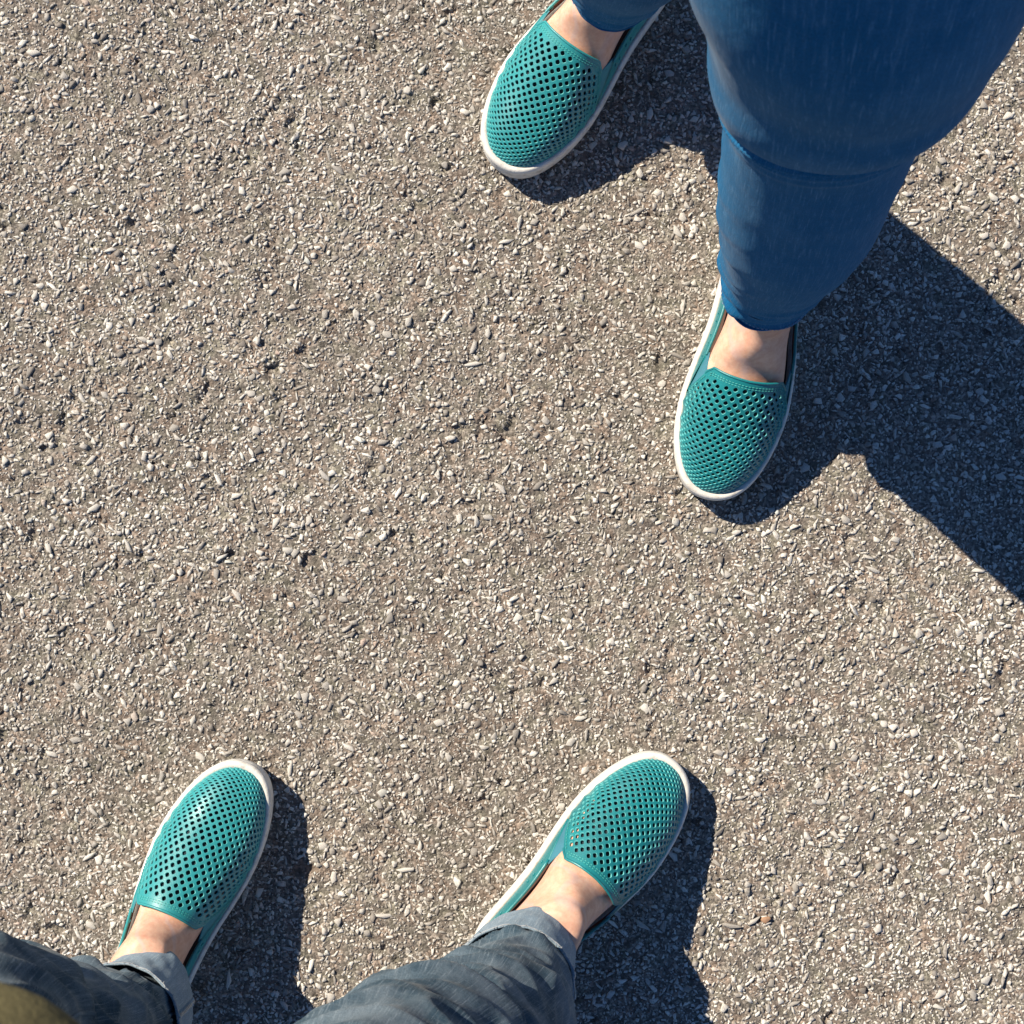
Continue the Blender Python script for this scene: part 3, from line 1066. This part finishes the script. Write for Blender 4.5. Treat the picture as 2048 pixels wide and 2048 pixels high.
def join_grids(name, items, mats, parent):
    """several lofts (P, uv, closed) in one mesh"""
    V, F, UVs, off = [], [], [], 0
    for P, uv in items:
        r, c, _ = P.shape
        V.append(P.reshape(-1, 3))
        for i in range(r - 1):
            for j in range(c):
                j2 = (j + 1) % c
                F.append((off + i * c + j, off + i * c + j2, off + (i + 1) * c + j2, off + (i + 1) * c + j))
                UVs += [(uv[0][j], uv[1][i]), (uv[0][j + 1], uv[1][i]), (uv[0][j + 1], uv[1][i + 1]), (uv[0][j], uv[1][i + 1])]
        off += r * c
    me = py_mesh(name, np.concatenate(V), F)
    ul = me.uv_layers.new(name='UVMap'); ul.data.foreach_set('uv', np.asarray(UVs, dtype=np.float32).ravel())
    ob = link(name, me, mats, parent)
    ob.cycles.shadow_terminator_geometry_offset = 0.3
    ob.cycles.shadow_terminator_offset = 0.1
    return ob

def ring_stitch(P, row, out=0.0006, step=2, length=1, r=0.00035):
    """little stitches round a ring of the loft"""
    c = P.shape[1]; cen = P[row].mean(0)
    parts = []
    for j in range(0, c, step):
        q = P[row][[j, (j + length) % c]]
        v = q - cen; v[:, 2] = 0; v /= np.linalg.norm(v, axis=1)[:, None]
        q = q + v * out
        parts.append(tube(np.stack([q[0], q.mean(0) + v.mean(0) * 0.0002, q[1]]), r, 5))
    return parts

# ---- the person standing opposite (blue jeans)
w1 = empty('person', (0.15, 0.34, 0))
w1['category'] = 'person'
w1['label'] = 'person in bright blue skinny jeans, bare ankles and teal perforated slip-on shoes, facing the camera'
w1['group'] = 'people in matching teal slip-on shoes'
# ---- the photographer (dark cuffed jeans)
w2 = empty('person', (-0.15, -0.36, 0))
w2['category'] = 'person'
w2['label'] = 'photographer in dark cuffed jeans and olive jacket, teal perforated slip-ons pointing away from the camera'
w2['group'] = 'people in matching teal slip-on shoes'
for w in (w1, w2):
    pass

def unparent_loc(o, w):
    o.location = (-w.location.x, -w.location.y, 0)

#            toe xy            direction heel->toe
sA = make_shoe(w1, (-0.0165, 0.3450), (-0.60, -0.80), 0.955, 0.128, -1, (M_teal, M_elastic), 0.0068, 1.08)
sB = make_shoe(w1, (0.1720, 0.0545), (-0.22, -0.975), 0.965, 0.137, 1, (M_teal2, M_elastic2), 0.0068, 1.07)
sC = make_shoe(w2, (-0.2270, -0.1660), (0.40, 0.917), 0.985, 0.113, 1, (M_teal, M_elastic), 0.0066, 1.0)
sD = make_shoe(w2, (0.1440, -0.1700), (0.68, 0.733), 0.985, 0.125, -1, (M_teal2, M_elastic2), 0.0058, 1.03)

# leg paths: [x, y, z, r_lateral, r_front]
def path_to_keys(p): return [[q[2], q[0], q[1], q[3], q[4]] for q in p]
legB = [(0.2010, 0.2220, 0.100, 0.0315, 0.0360), (0.2000, 0.2220, 0.155, 0.0325, 0.0365), (0.1980, 0.2300, 0.220, 0.0425, 0.0450), (0.1945, 0.2420, 0.320, 0.0550, 0.0560),
        (0.1880, 0.2590, 0.410, 0.0580, 0.0580), (0.1830, 0.2750, 0.490, 0.0610, 0.0610), (0.1720, 0.2860, 0.600, 0.0715, 0.0720), (0.1570, 0.2950, 0.700, 0.0845, 0.0830), (0.150, 0.340, 0.800, 0.0890, 0.0900), (0.150, 0.380, 0.880, 0.0600, 0.0600)]
legA = [(0.0850, 0.4620, 0.100, 0.0310, 0.0360), (0.0850, 0.4620, 0.140, 0.0320, 0.0370), (0.0850, 0.4500, 0.220, 0.0430, 0.0450), (0.0840, 0.4360, 0.320, 0.0550, 0.0560),
        (0.0830, 0.4270, 0.410, 0.0565, 0.0570), (0.0820, 0.4180, 0.490, 0.0590, 0.0600), (0.0720, 0.4120, 0.600, 0.0720, 0.0730), (0.0560, 0.4200, 0.700, 0.0830, 0.0830), (0.030, 0.440, 0.800, 0.0890, 0.0900), (0.020, 0.450, 0.880, 0.0600, 0.0600)]
legC = [(-0.2965, -0.3560, 0.100, 0.0380, 0.0415), (-0.2965, -0.3560, 0.140, 0.0385, 0.0420), (-0.3025, -0.3510, 0.200, 0.0475, 0.0505), (-0.3060, -0.3290, 0.320, 0.0590, 0.0600),
        (-0.3090, -0.2990, 0.410, 0.0610, 0.0620), (-0.3130, -0.2760, 0.480, 0.0640, 0.0660), (-0.3050, -0.2900, 0.600, 0.0730, 0.0740), (-0.2950, -0.3200, 0.700, 0.0800, 0.0820), (-0.285, -0.355, 0.800, 0.0870, 0.0880), (-0.280, -0.370, 0.880, 0.0600, 0.0600)]
legD = [(0.0010, -0.3200, 0.100, 0.0370, 0.0415), (0.0000, -0.3210, 0.140, 0.0375, 0.0420), (-0.0070, -0.3230, 0.200, 0.0460, 0.0490), (-0.0220, -0.3230, 0.300, 0.0540, 0.0550),
        (-0.0500, -0.3150, 0.400, 0.0590, 0.0600), (-0.0740, -0.3080, 0.480, 0.0660, 0.0680), (-0.0960, -0.3200, 0.600, 0.0740, 0.0750), (-0.1120, -0.3600, 0.700, 0.0800, 0.0820), (-0.130, -0.400, 0.800, 0.0870, 0.0880), (-0.137, -0.420, 0.880, 0.0600, 0.0600)]

tw1 = [[0.80, 0.085, 0.425, 0.150, 0.095], [0.88, 0.085, 0.425, 0.175, 0.115], [0.96, 0.085, 0.430, 0.160, 0.105], [1.05, 0.085, 0.440, 0.140, 0.095], [1.15, 0.085, 0.450, 0.150, 0.100]]
tw2 = [[0.80, -0.205, -0.395, 0.150, 0.095], [0.88, -0.205, -0.395, 0.175, 0.115], [0.96, -0.210, -0.385, 0.165, 0.120], [1.05, -0.215, -0.375, 0.155, 0.115], [1.15, -0.220, -0.370, 0.155, 0.110]]
d1 = (-0.38, -0.92)
d2 = (0.55, 0.83)

sA['hem'] = 0.139
sB['hem'] = 0.157
for q_ in (sC, sD): q_['hem'] = 0.128
make_body(w1, [foot_rings(sA, legA), foot_rings(sB, legB), torso_rings(tw1, d1, shrink=0.012)])
make_body(w2, [foot_rings(sC, legC), foot_rings(sD, legD), torso_rings(tw2, d2, shrink=0.012)])

# blue skinny jeans
def knee_extra(zc, droop, step=0.0105):
    def f(TH, Z):
        dt = (TH + pi) % (2 * pi) - pi
        zl = zc - droop * (1 - np.cos(dt)) * 0.5 - 0.030 * np.sin(dt)
        u = (Z - zl)
        s = 1 / (1 + np.exp(-u / 0.0018))
        out = step * s * np.exp(-np.clip(u, 0, 1) / 0.12) * np.clip(0.65 + 0.35 * np.cos(dt), 0, 1)
        out += 0.004 * np.exp(-((u - 0.030) / 0.022)**2) * np.clip(np.cos(dt), 0, 1)
        for k, (o, a, w) in enumerate(((-0.012, 0.0072, 0.0034), (-0.025, 0.0058, 0.0036), (-0.040, 0.0026, 0.005), (-0.056, 0.0014, 0.005))):
            out += a * np.exp(-((u - o + 0.004 * np.sin(dt * 1.5 + k)) / w)**2) * np.clip(0.45 + 0.55 * np.abs(np.sin(dt * 0.8 + k * 0.7)), 0, 1)
        return out
    return f
foldsB = [(z, -t, a * (1.8 if z < 0.22 else 0.8), w, th, -sl) for (z, t, a, w, th, sl) in [(0.150, -0.6, 0.0020, 0.006, 0.9, 0.010), (0.166, -0.9, 0.0026, 0.007, 0.7, 0.016), (0.186, -1.1, 0.0028, 0.008, 0.6, 0.022), (0.210, -1.3, 0.0024, 0.009, 0.6, 0.028),
          (0.240, -1.0, 0.0024, 0.011, 0.7, 0.035), (0.275, -1.3, 0.0020, 0.012, 0.8, 0.045), (0.160, 0.9, 0.0016, 0.007, 0.7, -0.012), (0.185, 1.2, 0.0016, 0.009, 0.7, -0.015),
          (0.31, -1.5, 0.0016, 0.012, 0.9, 0.05), (0.36, -1.5, 0.0016, 0.012, 0.8, 0.04), (0.143, 0.1, 0.0012, 0.004, 1.3, 0.002), (0.168, -0.3, 0.0012, 0.0040, 1.3, -0.007), (0.178, 0.3, 0.0010, 0.0035, 1.2, 0.008), (0.192, 0.0, 0.0011, 0.005, 1.0, -0.014), (0.212, 0.5, 0.0010, 0.006, 0.9, 0.016)]]
PB, uvB, PoB = leg_sheet(path_to_keys(legB), sB['d'] * 0.9 + np.array([0, 0]), foldsB, 0.156, 0.885, 440, 160, 0.0013, 3.1, knee_extra(0.552, 0.035), -0.004)
PA, uvA, PoA = leg_sheet(path_to_keys(legA), sA['d'], foldsB, 0.133, 0.885, 260, 112, 0.0013, 9.7, knee_extra(0.468, 0.055), -0.004)
hips = torso_rings([[0.72, 0.090, 0.415, 0.100, 0.070], [0.78, 0.085, 0.420, 0.155, 0.098]] + [tw1[1]] + [[0.97, 0.085, 0.430, 0.158, 0.104]], d1, 112, n=40)
uvh = (np.arange(113) / 112 * 0.9, np.linspace(0.65, 0.9, 40))
j1 = join_grids('jeans', [(PB, uvB), (PA, uvA), (hips, uvh)], M_blue, w1)
for Po in (PoB, PoA):
    V, F = merge(ring_stitch(Po, 6, 0.0005, 2, 1, 0.00042))
    link('hem_stitching', py_mesh('hem_stitching', V, F), M_thread2, j1)
for Po in (PoB, PoA):
    q = Po[0].copy(); cen = q.mean(0); v = q - cen; v /= np.linalg.norm(v, axis=1)[:, None]
    V, F = tube(q + v * 0.0002 + [0, 0, 0.001], 0.0011, 8, True)
    link('hem_edge', py_mesh('hem_edge', V, F), M_blue, j1)
top = torso_rings([[0.955, 0.085, 0.430, 0.168, 0.112], [1.05, 0.085, 0.440, 0.150, 0.104], [1.16, 0.085, 0.450, 0.158, 0.108]], d1, 64, n=16)
link('top', grid_mesh('top', top, True, False, True), M_knit, w1)

# dark cuffed jeans
foldsC = [(0.205, 0.0, 0.0050, 0.012, 1.0, 0.018), (0.235, 0.7, 0.0045, 0.012, 0.8, -0.030), (0.262, -0.5, 0.0050, 0.013, 0.9, 0.035), (0.295, 0.4, 0.0045, 0.015, 1.0, 0.040), (0.335, -0.3, 0.0050, 0.016, 1.0, -0.035),
          (0.375, 0.5, 0.0060, 0.016, 1.1, 0.030), (0.415, 0.0, 0.0070, 0.018, 1.2, 0.040), (0.225, -1.4, 0.0040, 0.012, 0.7, 0.05), (0.28, 1.5, 0.004, 0.013, 0.7, -0.05), (0.34, 1.5, 0.004, 0.013, 0.8, 0.05), (0.455, 0.6, 0.004, 0.012, 0.8, -0.03)]
foldsD = [(0.200, -0.2, 0.0050, 0.012, 1.0, 0.012), (0.245, 0.8, 0.0060, 0.013, 0.9, 0.040), (0.285, -0.4, 0.0070, 0.016, 1.2, -0.020), (0.315, 1.0, 0.0050, 0.014, 0.8, 0.050), (0.365, 0.2, 0.0050, 0.016, 1.0, 0.025),
          (0.410, -0.4, 0.0090, 0.020, 1.3, -0.015), (0.27, -1.5, 0.004, 0.013, 0.7, 0.04), (0.34, -1.4, 0.004, 0.014, 0.7, -0.04), (0.23, 1.6, 0.005, 0.012, 0.7, -0.05), (0.45, 0.9, 0.004, 0.012, 0.7, 0.05)]
def cuff_flare(TH, Z):
    return 0.0095 * np.clip(np.cos(TH), 0, 1) * np.clip((0.178 - Z) / 0.056, 0, 1)
PC, uvC, PoC = leg_sheet(path_to_keys(legC), sC['d'], foldsC, 0.126, 0.885, 300, 144, 0.0032, 5.3, cuff_flare, -0.007)
PD, uvD, PoD = leg_sheet(path_to_keys(legD), sD['d'], foldsD, 0.126, 0.885, 300, 144, 0.0032, 7.9, cuff_flare, -0.007)
hips2 = torso_rings([[0.72, -0.203, -0.380, 0.100, 0.070], [0.78, -0.205, -0.390, 0.155, 0.098]] + [tw2[1]] + [[0.97, -0.210, -0.385, 0.163, 0.118]], d2, 112, n=40)
j2 = join_grids('jeans', [(PC, uvC), (PD, uvD), (hips2, uvh)], M_dark, w2)
# turned-up cuffs: a loose band of inside-out denim
def make_cuff(keys, d, z0, z1, tilt, seed, flare, th_gap):
    na = 144
    t = np.arange(na) / na * 2 * pi
    d = np.array(d) / np.hypot(*d)
    prof = [(0.0005, z0 + 0.010), (0.0012, z0 + 0.002), (0.0035, z0 - 0.0008), (0.0062, z0 + 0.001), (0.0072, z0 + 0.006)]
    for u in np.linspace(0, 1, 16)[1:]:
        prof.append((0.0072 - 0.0012 * u, z0 + 0.006 + (z1 - z0 - 0.006) * u))
    prof += [(0.0054, z1 + 0.0010), (0.0042, z1 + 0.0004), (0.0036, z1 - 0.014)]
    rows = []
    for o_, z in prof:
        D = catmull(keys, [z])[0]
        row = []
        for tt in t:
            dsp = 0.0022 * noise.noise(Vector((math.cos(tt) * 1.6 + seed, math.sin(tt) * 1.6, z * 30))) + 0.0010 * noise.noise(Vector((math.cos(tt) * 5 + seed, math.sin(tt) * 5, z * 80)))
            fl = flare * max(0, math.cos(tt)) * (z1 - z) / (z1 - z0)
            zz_ = z + tilt * math.cos(tt) + (0.0016 * noise.noise(Vector((tt * 3, seed, 2))) if z > z1 - 0.004 else 0)
            c_ = math.cos(tt) * (D[3] + o_ + dsp + fl); s_ = math.sin(tt) * (D[2] + o_ + dsp)
            row.append((D[0] + c_ * d[0] + s_ * d[1], D[1] + c_ * d[1] - s_ * d[0], zz_))
        rows.append(row)
    P = np.array(rows)
    U = np.arange(na + 1) / na * 2 * pi * 0.045; Vv = np.linspace(0, 0.08, len(prof))
    return P, (U, Vv)
for (keys, info, seed) in ((path_to_keys(legC), sC, 2.2), (path_to_keys(legD), sD, 6.1)):
    P, uv = make_cuff(keys, info['d'], 0.122, 0.178, -0.007, seed, 0.011, 0)
    cf = join_grids('cuff', [(P, uv)], M_cuff, w2)
    # pale frayed edge of the turn-up and the overlocked inside seam
    q = P[-4]; 
    parts = [tube(q + rng.normal(0, 0.0002, q.shape), 0.0005, 6, True)]
    for j in range(0, 144):
        if rng.random() < 0.6:
            a = q[j]; v = np.array([rng.normal(0, 0.0012), rng.normal(0, 0.0012), rng.uniform(0.0, 0.0022)])
            parts.append(tube(np.stack([a, a + v * 0.5 + [0, 0, 0.0004], a + v]), 0.00022, 4))
    col = P[5:-3, 21]
    cen = P[8].mean(0); v = col[0] - cen; v[2] = 0; v /= np.linalg.norm(v)
    tg = np.cross(v, [0, 0, 1])
    zig = np.array([c_ + v * 0.0010 + tg * (0.0017 if k % 2 else -0.0017) for k, c_ in enumerate(np.repeat(col, 2, 0))])
    V, F = tube(zig, 0.0007, 6)
    link('overlock_seam', py_mesh('overlock_seam', V, F), M_overlock, cf)
    V, F = merge(parts)
    link('frayed_edge', py_mesh('frayed_edge', V, F), M_white_thread, cf)
# outer seams of the dark jeans
def seam(P, j, i0, i1, r=0.0014, out=0.0004):
    col = P[i0:i1, j]; cen = P[i0:i1].mean(1); v = col - cen; v[:, 2] = 0; v /= np.linalg.norm(v, axis=1)[:, None]
    return tube(col + v * out, r, 6)
for Po, js in ((PoC, (20, 92)), (PoD, (26, 98))):
    for j in js:
        V, F = seam(Po, j, 4, 240)
        link('seam', py_mesh('seam', V, F), M_dark, j2)

# olive jacket
def jacket():
    na = 160
    t = np.arange(na) / na * 2 * pi
    d = np.array(d2) / np.hypot(*d2)
    keys = [[0.885, -0.214, -0.283, 0.180, 0.138], [0.915, -0.2105, -0.2715, 0.180, 0.149], [0.95, -0.2095, -0.2635, 0.175, 0.159], [1.05, -0.212, -0.287, 0.170, 0.140], [1.16, -0.205, -0.330, 0.175, 0.115]]
    zz = np.linspace(0.885, 1.16, 90)
    D = catmull(keys, zz)
    P = np.zeros((90, na, 3))
    for i, z in enumerate(zz):
        for j, tt in enumerate(t):
            ds = 0.010 * noise.noise(Vector((math.cos(tt) * 2.5, math.sin(tt) * 2.5, z * 9))) + 0.004 * noise.noise(Vector((math.cos(tt) * 7, math.sin(tt) * 7, z * 20)))
            c_ = math.cos(tt) * (D[i, 3] + ds); s_ = math.sin(tt) * (D[i, 2] + ds)
            P[i, j] = (D[i, 0] + c_ * d[0] + s_ * d[1], D[i, 1] + c_ * d[1] - s_ * d[0], z)
    inner_ = P[:6][::-1].copy(); cen = P[0].mean(0); v = P[0] - cen; v /= np.linalg.norm(v, axis=1)[:, None]
    inner_ -= v[None] * 0.004
    Pf = np.concatenate([inner_, P])
    link('jacket', grid_mesh('jacket', Pf, True, False, True), M_olive, w2)
jacket()

# children were built in world coordinates: keep them there under the placed parents
for w in (w1, w2):
    for ch in w.children:
        ch.location = (-w.location.x, -w.location.y, -w.location.z)
